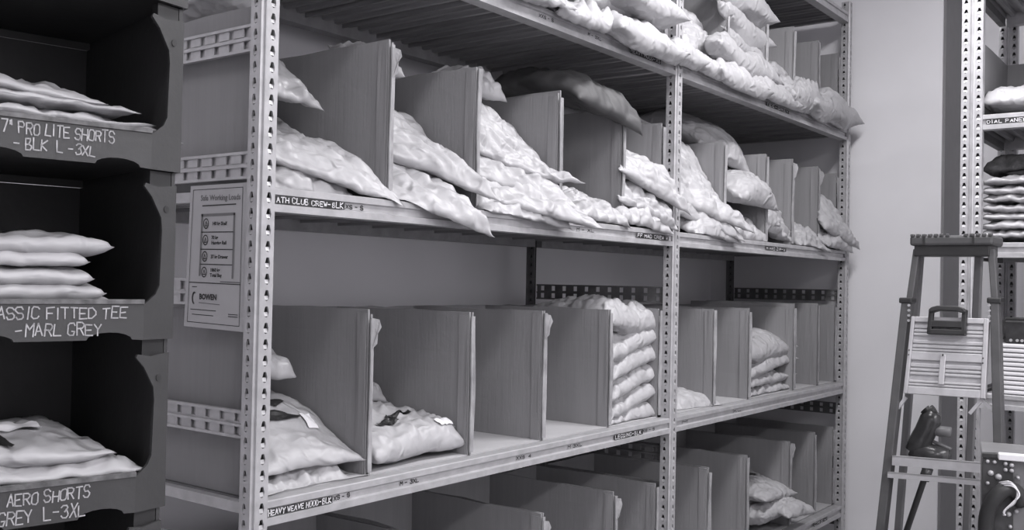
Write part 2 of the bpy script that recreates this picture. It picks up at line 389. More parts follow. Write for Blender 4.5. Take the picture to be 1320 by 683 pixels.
for r, (nm, bays) in ROWS.items():
    for bay, ps in bays:
        for i in range(5):
            x0, x1 = PX(ps[i]), PX(ps[i+1])
            if i == 0: x0 = FX[bay]+.046
            if i == 4: x1 = FX[bay+1]-.006
            COMP[r, bay, i] = (x0, x1)
            sd = hash((ord(r), bay, i)) % 97 + 1
            bayname = 'near bay' if bay == 0 else 'far bay'
            hh = ROWH + (random.Random(sd).uniform(-.012, .012))
            CART[r, bay, i] = carton(f'open cardboard box, {ORD[i]} from left in the {bayname}, {nm[1]}', x0+.002, x1-.003, SH[r]-.002, hh, sd, 'cardboard boxes on the '+nm[1])

for key, sd in ((('C', 0, 0), 1), (('B', 1, 2), 2), (('B', 1, 3), 3), (('D', 0, 2), 4), (('D', 0, 3), 5), (('B', 0, 0), 6), (('C', 0, 2), 7), (('D', 1, 2), 8)):
    rnd = random.Random(sd*7); x1 = COMP[key][1]-.003; zt = SH[key[0]]+ROWH-.01; y = Y0+.036
    pts = [(x1-.004, y+.004, zt), (x1+.012+rnd.uniform(0, .008), y-.004, zt-.004), (x1+.016, y-.010, zt-.022), (x1+.008, y-.006, zt-.034-rnd.uniform(0, .02)), (x1+.010, y-.003, zt-.062), (x1-.003, y+.003, zt-.075)]
    mb = MB(); mb.prism(pts, (0, .003, 0)); mb.build('torn_corner', [CARDE], CART[key])
# ------------------------------------------------------------------ bags
def catmull(pts, n):
    P = [Vector(p) for p in pts]; P = [P[0]*2-P[1]] + P + [P[-1]*2-P[-2]]; out = []
    seg = len(P)-3; dense = []
    for s in range(seg):
        for k in range(12):
            t = k/12; a, b, c, d = P[s:s+4]
            dense.append(.5*((2*b)+(c-a)*t+(2*a-5*b+4*c-d)*t*t+(3*b-a-3*c+d)*t**3))
    dense.append(P[-2]); L = [0]
    for a, b in zip(dense, dense[1:]): L.append(L[-1]+(b-a).length)
    j = 0
    for i in range(n+1):
        t = L[-1]*i/n
        while j < len(L)-2 and L[j+1] < t: j += 1
        f = (t-L[j])/max(1e-9, L[j+1]-L[j]); out.append(dense[j].lerp(dense[j+1], min(1, max(0, f))))
    return out, L[-1]
GRP = {}
def bag(label, pts, width, thick, seed, m=None, wdir=(1, 0, 0), nu=64, nv=42, crease=.010, droop=.0, flap=False, group=None, sag=0.0, pa=3.2, pb=2.6,
        logo=None, sticker=None, name='poly_bag', cat='bag', twist=0.0, zfloor=None, over=.07, xlim=None, skew=0.0):
    m = m or BAG
    cl, L = catmull(pts, nu); wd_ = Vector(wdir).normalized(); s3 = Vector((seed*1.37, seed*.61, seed*2.11)); rnd = random.Random(seed)
    fr = []
    for i in range(nu+1):
        d = (cl[min(i+1, nu)]-cl[max(i-1, 0)]).normalized(); w = (wd_-d*wd_.dot(d)).normalized(); n = w.cross(d)
        if n.z < -0.15 and abs(d.z) < .97: n = -n
        fr.append((d, w, n))
    an = rnd.uniform(-.7, .7); ca, sa = math.cos(an), math.sin(an); p1 = rnd.uniform(0, 6)
    hl, hw_ = L*.5, width*.5
    def pos(s):
        fi = (s+1)/2*nu; i = min(nu-1, max(0, int(fi))); f = fi-i
        if fi < 0: c = cl[0]+(cl[1]-cl[0])*fi
        elif fi > nu: c = cl[nu]+(cl[nu]-cl[nu-1])*(fi-nu)
        else: c = cl[i].lerp(cl[i+1], f)
        a_, b_ = fr[i], fr[i+1]; f = min(1, max(0, f))
        return c, a_[0].lerp(b_[0], f), a_[1].lerp(b_[1], f), a_[2].lerp(b_[2], f)
    def surf(s, t, side, lift=0.0):
        es, et = max(0, 1-abs(s)**pa), max(0, 1-abs(t)**pb)
        # pointed corners, drawn-in edges, uneven outline, optional skew
        s_ = s*(1-.05*(1-t*t)) + .035*noise.noise(Vector((t*2.2, seed, 1.3))) + skew*(t-1)*.5
        t_ = t*(1-.07*(1-s*s)) + .05*noise.noise(Vector((s*2.6, 4.1, seed)))
        c, d, w, n = pos(s_)
        prof = (es**.55)*(et**.58)
        q = Vector((s*hl, t*hw_, 0)); qr = Vector((q.x*ca-q.y*sa, q.x*sa+q.y*ca, 0))
        n3 = noise.noise(q*4.5+s3*3); n4 = noise.noise(q*11+s3)
        wq = q + Vector((n4, n3, 0))*.02
        F = noise.voronoi(wq*11+s3)[0]; e1 = min(.45, F[1]-F[0])/.45
        G = noise.voronoi(wq*27+s3*2)[0]; e2 = min(.5, G[1]-G[0])/.5
        fold = 1-2.6*abs(noise.noise(Vector((qr.x*4.5+n3*.5, qr.y*19, seed*.9))))
        fold2 = 1-2.6*abs(noise.noise(Vector((q.x*26+n4*.6, q.y*6, seed*1.7))))
        edge = min(1, (1-abs(s))*7)*min(1, (1-abs(t))*6)
        ends = math.exp(-(1-abs(s))/.25)
        wr = crease*((e1-.55)*.85 + (e2-.5)*.62 + fold*.60 + fold2*.45)*(.30+.70*edge)
        wr += crease*1.1*ends*noise.noise(Vector((t*hw_*42, seed, s)))*(.4+.6*min(1, (1-abs(s))*14))
        wr += crease*.9*math.exp(-(1-abs(t))/.22)*noise.noise(Vector((s*hl*38, t, seed)))*(.4+.6*min(1, (1-abs(t))*14))
        big = thick*.30*n3*edge
        off = (thick*.56*prof if side > 0 else -thick*.44*prof) + (wr if side > 0 else wr*.5) + big
        p = c + w*(t_*hw_) + n*(off+lift) + UP*(-droop*t*t - sag*(abs(s)**3))
        if twist: p = p + UP*(twist*t*(s+1)/2)
        if zfloor is not None:
            zf = zfloor - over*min(1, max(0, (Y0+.004-p.y)/.06))
            if p.z < zf: p.z = zf + (p.z-zf)*.03
        if xlim is not None and p.y > Y0+.05:
            a_, b_ = xlim
            if p.x < a_: p.x = a_+(p.x-a_)*.05
            if p.x > b_: p.x = b_+(p.x-b_)*.05
        return p
    vs = []; idx = {}
    for side in (1, -1):
        for j in range(nv+1):
            for i in range(nu+1):
                bd = i in (0, nu) or j in (0, nv)
                if side < 0 and bd: idx[-1, i, j] = idx[1, i, j]; continue
                s, t = i/nu*2-1, j/nv*2-1
                idx[side, i, j] = len(vs); vs.append(surf(s, t, side))
    fs = []
    for side in (1, -1):
        for j in range(nv):
            for i in range(nu):
                q = (idx[side, i, j], idx[side, i+1, j], idx[side, i+1, j+1], idx[side, i, j+1]); fs.append(q if side > 0 else q[::-1])
    mb = MB(); mb.add(vs, fs); me = mb.mesh(name)
    o = link_mesh(name, me, [m], None, smooth=True); tag(o, label, cat, group)
    if flap:
        e = 1 if flap is True else flap
        fb = MB(); vv = []; k = 18
        ext = .030/(L*.5)
        for (s0, l) in ((.97, .002), (1.0+ext*.5, .001), (1.0+ext, .0)):
            for j in range(k+1):
                t = (j/k*2-1)*.97; p = surf(min(1, s0)*e, t, 0, 0)
                i0 = nu if e > 0 else 0; dd = fr[i0][0]*e
                ov = max(0, s0-1)*L*.5
                pp = p + dd*ov*.8 + UP*(-.30*ov + .012*noise.noise(Vector((t*2.5, seed, 0)))*(ov/.03))
                if zfloor is not None: pp.z = max(pp.z, zfloor+.0005)
                vv.append(pp)
        ff = [(r*(k+1)+j, r*(k+1)+j+1, (r+1)*(k+1)+j+1, (r+1)*(k+1)+j) for r in range(2) for j in range(k)]
        fb.add(vv, ff); fo = fb.build('seal_flap', [m], o, smooth=True, fix=False)
        sm = fo.modifiers.new('t', 'SOLIDIFY'); sm.thickness = .0012
    def patch(nm, poly_or_rect, mm, lift):
        s0, s1, t0, t1 = poly_or_rect; pb_ = MB(); k = 14
        vv = [surf(s0+(s1-s0)*a/k, t0+(t1-t0)*b/k, 1, lift) for b in range(k+1) for a in range(k+1)]
        pb_.add(vv, [(b*(k+1)+a, b*(k+1)+a+1, (b+1)*(k+1)+a+1, (b+1)*(k+1)+a) for b in range(k) for a in range(k)])
        pb_.build(nm, [mm], o, smooth=True, fix=False)
    if logo:
        pb_ = MB()
        for st0 in logo:                                    # list of tapered swoosh strokes (s,t,halfwidth)
            st = []
            for a, b in zip(st0, st0[1:]): st += [tuple(a[i]+(b[i]-a[i])*f/8 for i in range(3)) for f in range(8)]
            st.append(st0[-1]); vv = []; k = len(st)
            for a in range(k):
                s, t, hw = st[a]; a2, b2 = st[min(a+1, k-1)], st[max(a-1, 0)]
                dx, dy = a2[0]-b2[0], a2[1]-b2[1]; q = math.hypot(dx*L, dy*width) or 1; nx, ny = -dy*width/q, dx*L/q
                for e in (-1, -.5, 0, .5, 1): vv.append(surf(s+nx*hw*e/L*2, t+ny*hw*e/width*2, 1, .005))
            pb_.add(vv, [(a*5+e, a*5+e+1, a*5+e+6, a*5+e+5) for a in range(k-1) for e in range(4)])
        pb_.build('printed_mark', [PRINT], o, fix=False)
    if sticker: patch('address_sticker', sticker, STICK, .005)
    return o
def px_path(px, X, dz=0):
    out = []
    for p in px:
        v = atX(p[0], p[1], X if len(p) < 3 else p[2]); v.z += dz; out.append(v)
    return out
def slump(label, r, bay, i, px, thick, seed, width=None, m=None, group=None, right=.02, **k):
    """bag sliding out of compartment i: px = its visible top line along the right-hand side, rear to front"""
    x0, x1 = COMP[r, bay, i]; w = width or (x1-x0-.03)
    X = x1-right; path = px_path(px, X, -thick*.45)
    c = Vector((-(w/2)*.92, 0, 0)); path = [p+c for p in path]
    k.setdefault('zfloor', SH[r]+.006); k.setdefault('xlim', (x0+.012, x1-.016)); k.setdefault('skew', .35)
    out = bag(label, path, w, thick, seed, m, group=group, **k)
    return out
GB = 'white bags sliding out of the boxes on the middle shelf'
# --- middle shelf (B), near bay
slump('grey see-through bag folded over the back of the first box behind the slotted post', 'B', 0, 0, [(330, 60), (352, 66), (385, 98), (414, 131)], .05, 11, m=BAGG, right=.10, width=.22, crease=.014)
bag('grey crumpled bag poking above the first box at the rack end', [atX(236, 34, 1.47), atX(258, 12, 1.46), atX(285, -2, 1.46), atX(318, -8, 1.46)], .16, .07, 10, BAGG, crease=.018)
slump('long flat white bag sliding out of the first box over its black label', 'B', 0, 0, [(352, 142), (400, 180), (450, 198), (500, 236), (520, 263)], .06, 12, group=GB, crease=.012, skew=.75)
slump('white bag lying lowest in the first box, directly above the black crew label', 'B', 0, 0, [(352, 186), (395, 204), (430, 226), (462, 254)], .08, 13, group=GB, crease=.014, right=.09, width=.24, over=.05, skew=0.3)
slump('topmost bag of the three sliding from the second box', 'B', 0, 1, [(493, 143), (530, 152), (560, 183), (598, 207), (645, 247)], .075, 14, group=GB, crease=.014, skew=1.0)
slump('middle bag of the three sliding from the second box', 'B', 0, 1, [(495, 176), (530, 192), (560, 220), (606, 248)], .085, 15, group=GB, crease=.014, right=.06, width=.29, skew=0.9)
slump('bottom bag of the three in the second box, its tip hanging over the beam', 'B', 0, 1, [(497, 208), (530, 224), (575, 242), (612, 262), (633, 286)], .09, 16, group=GB, crease=.012, right=.085, over=.08, skew=0.5)
slump('small crumpled grey bag at the back of the second box near the rear beam', 'B', 0, 1, [(470, 60), (500, 72), (520, 88)], .06, 17, m=BAGG, right=.16, width=.12, crease=.016, flap=False)
slump('grey crumpled bag tucked high at the back of the third box', 'B', 0, 2, [(600, 96), (625, 101), (652, 118)], .07, 18, m=BAGG, right=.12, width=.18, crease=.016, flap=False)
slump('topmost bag of the pile in the third box', 'B', 0, 2, [(612, 138), (645, 146), (672, 170), (700, 206), (752, 224)], .07, 19, group=GB, crease=.014, skew=1.0)
slump('second bag down in the pile spilling from the third box', 'B', 0, 2, [(613, 166), (650, 180), (690, 222), (730, 252), (758, 268)], .065, 20, group=GB, crease=.014, right=.03, skew=0.9)
slump('third bag down in the pile spilling from the third box', 'B', 0, 2, [(615, 196), (640, 200), (680, 232), (720, 256), (780, 284)], .065, 21, group=GB, crease=.014, right=.02, skew=0.7)
slump('bottom bag under the third box pile, lying along the beam', 'B', 0, 2, [(625, 232), (655, 246), (700, 262), (738, 284)], .06, 22, group=GB, crease=.014, right=.06, skew=0.3)
slump('big dark puffy bag lying across the tops of the third and fourth boxes', 'B', 0, 3, [(700, 118), (735, 108), (780, 112), (812, 128), (826, 158)], .10, 23, m=BAGD, right=-.04, width=.34, crease=.008, flap=False, xlim=None)
slump('thin white bag lying flat at the foot of the fourth box', 'B', 0, 3, [(745, 246), (775, 258), (800, 274), (812, 286)], .05, 24, group=GB, crease=.014, right=.04, width=.24)
slump('topmost bag in the fifth box beside the middle post', 'B', 0, 4, [(799, 188), (825, 200), (852, 215), (868, 240), (888, 266)], .07, 25, group=GB, crease=.014, right=.0, width=.33, skew=0.9)
slump('middle bag in the fifth box, pointing at the middle post', 'B', 0, 4, [(799, 216), (825, 232), (850, 252), (872, 288)], .07, 26, group=GB, crease=.014, right=.03, width=.30, skew=0.7)
slump('lowest bag in the fifth box above the small black label', 'B', 0, 4, [(799, 243), (825, 262), (850, 276), (868, 294)], .06, 27, group=GB, crease=.014, right=.05, width=.30, skew=0.4)
# --- middle shelf, far bay
slump('big white bag lying on top behind the first box of the far bay', 'B', 1, 1, [(862, 160), (885, 153), (920, 162), (950, 184), (968, 212)], .12, 28, right=.04, width=.36, crease=.006, xlim=None)
slump('bag resting on its side between the first and second boxes of the far bay', 'B', 1, 1, [(926, 214), (950, 222), (978, 236), (1003, 254)], .13, 29, right=.0, width=.30, crease=.008, group=GB, xlim=None)
slump('topmost bag of the heap in the first box of the far bay', 'B', 1, 0, [(880, 181), (900, 205), (914, 236), (930, 258), (972, 290)], .08, 30, group=GB, crease=.014, right=.0, skew=0.9)
slump('second bag of the heap in the first box of the far bay', 'B', 1, 0, [(877, 205), (895, 232), (915, 262), (945, 288), (958, 302)], .07, 31, group=GB, crease=.014, right=.03, skew=0.8)
slump('lowest bag of the heap just right of the middle post', 'B', 1, 0, [(878, 268), (900, 276), (930, 290), (957, 306)], .07, 32, group=GB, crease=.014, right=.0, width=.33, skew=0.3)
slump('small bag bulging over the beam in front of the second box of the far bay', 'B', 1, 1, [(935, 262), (955, 278), (975, 292), (990, 306)], .08, 33, group=GB, crease=.014, right=.02, skew=0.4)
slump('crumpled bag with open mouth below the torn third box of the far bay', 'B', 1, 2, [(975, 246), (992, 262), (1008, 280), (1022, 300)], .09, 34, group=GB, right=.0, crease=.016)
slump('crumpled bag lying over the beam below the fourth box of the far bay', 'B', 1, 3, [(1012, 282), (1030, 294), (1050, 304), (1072, 316)], .08, 35, group=GB, right=.02, crease=.016)
slump('upper bag with dark stripes leaning out of the last box before the end post', 'B', 1, 4, [(1052, 253), (1068, 262), (1085, 284), (1108, 312)], .09, 36, right=.0, width=.30, skew=0.7)
slump('lower bag leaning out of the last box before the end post', 'B', 1, 4, [(1050, 284), (1066, 296), (1084, 306), (1100, 318)], .07, 37, right=.02, width=.28)

def front_bag(label, x0, y0, x1, y1, Y, depth, seed, roll=0.0, pitch=0.0, m=None, group=None, shelf=None, comp=None, **k):
    """bag whose rounded front end fills the pixel box at depth Y and that reaches back into the shelf"""
    a, b = atY(x0, (y0+y1)/2, Y), atY(x1, (y0+y1)/2, Y); w = abs(b.x-a.x); cx = (a.x+b.x)/2
    cpx = (x0+x1)/2; zt, zb = atY(cpx, y0, Y).z, atY(cpx, y1, Y).z; th = (zt-zb); zc = (zt+zb)/2-th*.06
    pts = [(cx, Y+depth, zc+pitch), (cx, Y+depth*.6, zc+pitch*.7+th*.1), (cx, Y+depth*.25, zc+th*.06), (cx, Y, zc)]
    if comp: k['xlim'] = (COMP[comp][0]+.012, COMP[comp][1]+.3)
    if shelf: k['zfloor'] = SH[shelf]+.006
    return bag(label, pts, w*1.10, th*1.12, seed, m, wdir=(math.cos(roll), 0, math.sin(roll)), group=group, **k)
GA = 'white bags piled along the front of the high shelf'
YA = Y0-.05
front_bag('white bag at the left end of the high shelf pile, cut by the picture edge', 662, -28, 742, 14, YA, .42, 41, group=GA, shelf='A', roll=.0, crease=.014)
front_bag('wrinkled white bag bulging over the high beam left of its black label', 734, 6, 818, 50, YA, .42, 42, group=GA, shelf='A', crease=.018, comp=('A', 1, 1))
front_bag('smooth white bag bulging over the high beam in front of the middle post', 806, 24, 888, 76, YA-.03, .44, 43, group=GA, shelf='A', crease=.010)
front_bag('wrinkled bag lying behind the front row at the top of the high shelf', 742, -30, 824, 20, YA+.06, .40, 44, group=GA, shelf='A', crease=.016)
front_bag('full smooth bag lying on top of the pile by the middle post', 818, -22, 888, 30, YA-.02, .42, 45, group=GA, shelf='A', crease=.008)
slump('bag sloping down beside the first divider of the far bay on the high shelf', 'A', 1, 0, [(878, 8), (895, 32), (915, 56), (934, 78)], .10, 46, group=GA, right=.0, width=.30)
front_bag('rounded bag end just right of the middle post on the high beam', 878, 46, 915, 93, YA-.01, .40, 47, group=GA, shelf='A', crease=.010, comp=('A', 1, 0))
front_bag('rounded bag end second right of the middle post on the high beam', 908, 66, 940, 105, YA, .40, 48, group=GA, shelf='A', crease=.010, comp=('A', 1, 0))
front_bag('lowest bag of the tall stack in the second box of the far high bay', 931, 34, 992, 78, YA+.10, .36, 49, roll=-.10, group=GA, shelf='A', comp=('A', 1, 1))
front_bag('middle bag of the tall stack in the second box of the far high bay', 931, 2, 1000, 54, YA+.08, .36, 50, roll=-.10, group=GA, shelf='A', comp=('A', 1, 1))
front_bag('uppermost bag of the tall stack in the far high bay, below the top shelf', 932, -28, 1004, 24, YA+.06, .36, 51, roll=-.06, group=GA, shelf='A', comp=('A', 1, 1))
front_bag('bag below the tall stack lying over the bulging ends', 930, 56, 1010, 102, YA+.03, .38, 52, roll=-.08, group=GA, shelf='A', crease=.012, comp=('A', 1, 1))
front_bag('creased bag bulging over the beam under the tall stack', 934, 80, 997, 126, YA-.01, .40, 53, group=GA, shelf='A', crease=.016)
front_bag('bag bulging over the beam right above the dim label of the far high bay', 984, 104, 1035, 143, YA, .40, 54, group=GA, shelf='A', crease=.012)
front_bag('small stiff-tipped bag perched behind the front bags of the far high bay', 1002, 84, 1036, 114, YA+.10, .34, 55, group=GA, shelf='A', crease=.014)
front_bag('crumpled twisted bag second from the end of the high shelf', 1028, 100, 1068, 156, YA, .38, 56, group=GA, shelf='A', crease=.022)
front_bag('last bag on the high shelf sticking out past the end post', 1058, 118, 1112, 168, YA-.02, .40, 57, group=GA, shelf='A', crease=.012)
slump('dark bag lying low in the last box of the high shelf', 'A', 1, 4, [(1056, 150), (1066, 156), (1078, 164), (1086, 170)], .05, 58, m=BAGD, right=.02, width=.2)

# --- shelf C
SW1 = [[(.08, -.25, .004), (.12, -.05, .014), (.16, .12, .016), (.15, .36, .003)], [(.30, -.45, .006), (.33, -.20, .024), (.36, .02, .017), (.38, .36, .002)]]
SW2 = [[(.60, -.55, .004), (.58, -.32, .015), (.54, -.08, .013), (.50, .10, .003)], [(.42, -.10, .004), (.40, .10, .016), (.36, .28, .012), (.33, .40, .003)], [(.42, .24, .003), (.38, .42, .011), (.32, .58, .002)]]
slump('large white mailer with black swoosh print on top in the first lower box', 'C', 0, 0, [(300, 494), (352, 502), (400, 518), (440, 550), (476, 574)], .075, 61, logo=SW1, sticker=(.34, .52, .40, .62), crease=.005, right=.0, width=.34, skew=0.0)
slump('crumpled white bag squashed under the large printed mailer', 'C', 0, 0, [(310, 556), (352, 575), (400, 584), (440, 590), (473, 597)], .11, 62, crease=.016, right=.015, width=.32, skew=0.0)
slump('small grey bag lying high at the back of the first lower box', 'C', 0, 0, [(320, 446), (345, 454), (365, 458), (380, 470)], .07, 63, m=BAGG, right=.10, width=.2, crease=.014, flap=False)
slump('wide white mailer with wing-shaped black print in the second lower box', 'C', 0, 1, [(450, 502), (485, 514), (530, 522), (575, 538), (603, 552)], .10, 64, logo=SW2, sticker=(.74, .86, .50, .82), crease=.011, right=.005, width=.36, pa=5, pb=5, skew=0.0)
slump('small dark bag standing at the back of the second lower box', 'C', 0, 1, [(460, 480), (478, 484), (490, 492), (497, 506)], .06, 65, m=BAGG, right=.06, width=.2, flap=False)
GC = 'white bags stacked beside the middle post'
STK = [(524, 552, 'bottom'), (500, 532, 'second'), (476, 510, 'third'), (450, 486, 'fourth'), (424, 462, 'fifth'), (394, 440, 'top')]
for k, (ya, yb, nm) in enumerate(STK):
    front_bag(f'{nm} bag, counted from below, of the six-bag stack beside the middle post', 791, ya, 862, yb, Y0+.05, .38, 70+k, roll=(.20 if k not in (0, 5) else .04 if k == 0 else -.05), group=GC, crease=.014, shelf='C', comp=('C', 0, 4))
slump('flat white bag lying alone just right of the middle post on the lower shelf', 'C', 1, 0, [(846, 488), (872, 497), (900, 505), (920, 514), (934, 520)], .075, 80, right=-.06, width=.30, crease=.006, xlim=None)
for k, (ya, yb, nm, xr) in enumerate([(496, 513, 'bottom', 1022), (480, 500, 'second', 1024), (460, 486, 'third', 1027), (434, 472, 'top', 1027)]):
    front_bag(f'{nm} bag, counted from below, of the neat pile in the far lower bay', 966, ya, xr, yb, Y0+.06, .36, 82+k, roll=(.02, .05, .10, .06)[k], group='white bags in the neat far pile', shelf='C', crease=(.018, .012, .006, .006)[k], comp=('C', 1, 2))
# --- shelf D
slump('white mailer with a small dark print on top in the bottom far bay', 'D', 1, 2, [(945, 600), (968, 606), (995, 616), (1028, 626)], .08, 90, right=-.02, width=.30, crease=.006, xlim=None, logo=[[(-.2, -.3, .004), (-.1, -.1, .016), (0, .1, .012), (.02, .3, .002)]], skew=0.2)
slump('white bag leaning under the printed mailer in the bottom far bay', 'D', 1, 2, [(955, 640), (980, 642), (1010, 640), (1030, 640)], .10, 91, right=.0, width=.30)
slump('white bag sticking out rightmost in the bottom far bay', 'D', 1, 2, [(990, 632), (1018, 638), (1036, 645), (1052, 652)], .07, 92, right=-.06, width=.24, xlim=None)

# ------------------------------------------------------------------ load notice on the rack end
def poster():
    X = FX[0]+.0035
    tl, tr, br, blc = atX(246, 240, X), atX(319, 235, X), atX(314, 428, X), atX(237, 420, X)
    o = empty('load_notice', ((tl+br)/2).to_tuple(), 'pale printed safe working loads notice hung on the rack end beside the slotted post', 'notice')
    mb = MB(); mb.prism([tl, tr, br, blc], (.0012, 0, 0)); mb.build('sheet', PAPER, o)
    def Q(u, v, e=.0009): 
        p = tl.lerp(tr, u).lerp(blc.lerp(br, u), v); p.x -= e; return p
    n = (-1, 0, 0); mb = MB()
    def fr(u0, v0, u1, v1, w=.0014, mi=0): mb.ribbon([Q(u0, v0), Q(u1, v0), Q(u1, v1), Q(u0, v1), Q(u0, v0)], w, n, mi)
    fr(.06, .03, .93, .965); mb.ribbon([Q(.06, .685), Q(.93, .685)], .0022, n)
    mb.ribbon([Q(.24, .145), Q(.82, .142)], .0026, n)
    mb.ribbon([Q(.24, .212), Q(.80, .208)], .006, n, 1); mb.ribbon([Q(.24, .21), Q(.24, .63)], .006, n, 1); mb.ribbon([Q(.80, .21), Q(.80, .64)], .006, n, 1)
    for v in (.33, .45, .555): mb.ribbon([Q(.24, v), Q(.79, v)], .0022, n)
    xd = (Q(1, .5)-Q(0, .5)).normalized(); 
    print_text(mb, 'Safe Working Loads', Q(.20, .108), xd, UP, .0168, 1, .0004)
    rows = [(.27, ['140 kg Shelf']), (.385, ['70 kg', 'Hanging Rail']), (.50, ['37 kg Drawer']), (.61, ['1860 kg', 'Total Bay'])]
    for v, t in rows:
        c = Q(.315, v)
        mb.ribbon([c + xd*(.0085*math.cos(a)) + UP*(.0105*math.sin(a)) for a in [k*math.pi/8 for k in range(17)]], .0022, n)
        mb.ribbon([c+xd*-.004+UP*-.005, c+xd*.004+UP*-.005, c+UP*.005, c+xd*-.004+UP*-.005], .0018, n)
        for j, tt in enumerate(t): print_text(mb, tt, Q(.42, v+.012-(len(t)-1)*.018+j*.036), xd, UP, .0105, 0, .0004)
    print_text(mb, 'BOWEN', Q(.25, .80), xd, UP, .0165, 0, .0008)
    mb.ribbon([Q(.25, .825), Q(.6, .83)], .0018, n, 1); mb.ribbon([Q(.12, .715), Q(.2, .715)], .0016, n)
    c = Q(.165, .795); mb.ribbon([c+xd*(.007*math.cos(a))+UP*(.012*math.sin(a)) for a in [math.pi*.4+k*.3 for k in range(12)]], .0035, n, 1)
    for v, a, b in ((.875, .11, .54), (.91, .14, .5), (.89, .75, .9), (.905, .75, .9), (.672, .6, .92)): mb.ribbon([Q(a, v), Q(b, v)], .0016, n)
    mb.build('printing', [PRINT, INKM], o, fix=False)
poster()

# ------------------------------------------------------------------ stacked black trays on the left
TA = YAW - math.atan2(2090-660, F_PX)                      # heading of the tray fronts
TXD = Vector((math.cos(TA), math.sin(TA), 0)); TYD = Vector((-math.sin(TA), math.cos(TA), 0))
TH_, TW, TD, PITCHZ = .214, .42, .40, .2330
def tray(corner, label, texts, seed):
    """corner = bottom right front corner"""
    o = empty('stacking_tray', corner, label, 'tray', 'stacked black trays'); c0 = Vector(corner)
    def P(x, y, z): return c0 + TXD*x + TYD*y + UP*z
    hw = TW/2; ch = .048
    # front wall: low lip between the corner uprights, arches along its foot
    lip = .052
    pts = [(-TW+ch, .006), (-TW+ch, lip), (-ch+.012, lip+.001)]
    arches = [(-ch-.045, .030), (-TW*.5-.035, .034), (-TW+ch+.07, .030)]
    foot = [(-ch, .0)]
    for cx, r in arches:
        foot += [(cx+r*math.cos(a), .001+.010*math.sin(a)) for a in [k*math.pi/8 for k in range(9)]]
    foot += [(-TW+ch, .0)]
    outline = [(-ch, lip)] + foot + [(-TW+ch, lip)]
    mb = MB(); mb.prism([P(x, 0, z) for x, z in outline], TYD*.005); front = mb.build('front_wall', BIN, o)
    mb = MB(); mb.prism([P(-TW+ch, -.0025, lip-.003), P(-ch, -.0025, lip-.003), P(-ch, -.0025, lip+.003), P(-TW+ch, -.0025, lip+.003)], TYD*.009); mb.build('lip_rim', mat('worn_tray_rim', .10, rough=.5, var=.5, scale=70), o)
    # corner uprights, cut back in a slope towards the top and turned slightly outwards
    for sx in (0, 1):
        prof = [(0, .0), (-ch, .0), (-ch, lip-.004), (-.040, lip+.002), (-.030, lip+.010), (-.024, lip+.022), (-.022, .150), (-.024, .168), (-.040, .196), (-.052, .209), (-.050, .2135), (-.044, .2125), (-.03, TH_-.004), (0, TH_)]
        def U(x, z, d=0):
            xx = x if sx == 0 else -TW-x
            return P(xx, (x+ch)*.32+d, z)
        mb = MB(); mb.prism([U(x, z) for x, z in prof], TYD*.006); up = mb.build('corner_upright', BIN, o)
        hole = MB(); ctr = (-.016, .180); hole.prism([U(ctr[0]+.0042*math.cos(a), ctr[1]+.0050*math.sin(a), -.0012) for a in [k*math.pi/6 for k in range(12)]], TYD*.002); hole.build('peg_hole', BLK, up)
        mb = MB(); q = [U(-.040, TH_-.006, .008), U(-.006, TH_-.006, .008)]; mb.prism([q[0], q[1], q[1]+UP*.024, q[0]+UP*.024], TYD*.02); mb.build('stacking_tab', BLK, o)
    for sx in (0, -TW):
        mb = MB(); e = .005 if sx else -.005; y0_ = ch*.32+.006
        mb.prism([P(sx, y0_, 0), P(sx, TD, 0), P(sx, TD, PITCHZ-.001), P(sx, y0_, PITCHZ-.001)], TXD*e); mb.build('side_wall', BIN, o)
    mb = MB(); mb.prism([P(0, TD, 0), P(-TW, TD, 0), P(-TW, TD, PITCHZ-.001), P(0, TD, PITCHZ-.001)], TYD*-.005); mb.build('rear_wall', BIN, o)
    mb = MB(); mb.prism([P(-.006, .018, .012), P(-TW+.006, .018, .012), P(-TW+.006, TD-.006, .012), P(-.006, TD-.006, .012)], UP*.004); mb.build('floor_panel', BIN, o)
    mb = MB()
    for (t, x, z, h, w, sd) in texts: letter(mb, t, P(x, -.0011, z), TXD, UP, h, w, .0017, sd, gap=.30, jit=.05)
    if texts: mb.build('chalk_lettering', CHALK, front, fix=False)
    return P
c_mid = atT(228.5, 437, 1.385); ZB2 = c_mid.z
POS = {}
def tpos(k):
    c = Vector(c_mid); c.z = ZB2 - (k-2)*PITCHZ; c = c + TXD*(-.0050*(k-2)) ; return c
tinfo = {0: ('black stacking tray at the very top of the picture, only its foot showing', []),
 1: ('black stacking tray chalked pro lite shorts, above the fitted tee tray', [('7" PRO LITE SHORTS', -.2365, .0300, .0140, .0067, 1), ('- BLK  L -3XL', -.223, .0100, .0135, .0069, 2)]),
 2: ('black stacking tray chalked classic fitted tee, marl grey', [('CLASSIC FITTED TEE', -.2546, .0300, .0140, .0087, 3), ('-MARL GREY', -.209, .0085, .0150, .0086, 4)]),
 3: ('black stacking tray chalked aero shorts grey, below the fitted tee tray', [('AERO SHORTS', -.209, .0290, .0150, .0074, 5), ('GREY  L-3XL', -.219, .0065, .0155, .0081, 6)]),
 4: ('black stacking tray at the bottom left corner of the picture, only its top showing', [])}
kk = 4
while tpos(kk+1).z > .01: kk += 1
for k in range(0, kk+1):
    lab, tx = tinfo.get(k, (f'black stacking tray below the picture, {["", "", "", "", "", "upper", "second", "third", "fourth", "fifth"][min(k, 9)]} hidden one of the stack', []))
    POS[k] = tray(tpos(k), lab, tx, k)
base = tpos(kk).z
o = empty('tray_trolley', tuple(POS[kk](-TW/2, TD/2, 0)-UP*base), 'low dark trolley board carrying the stack of black trays', 'trolley')
P = POS[kk]
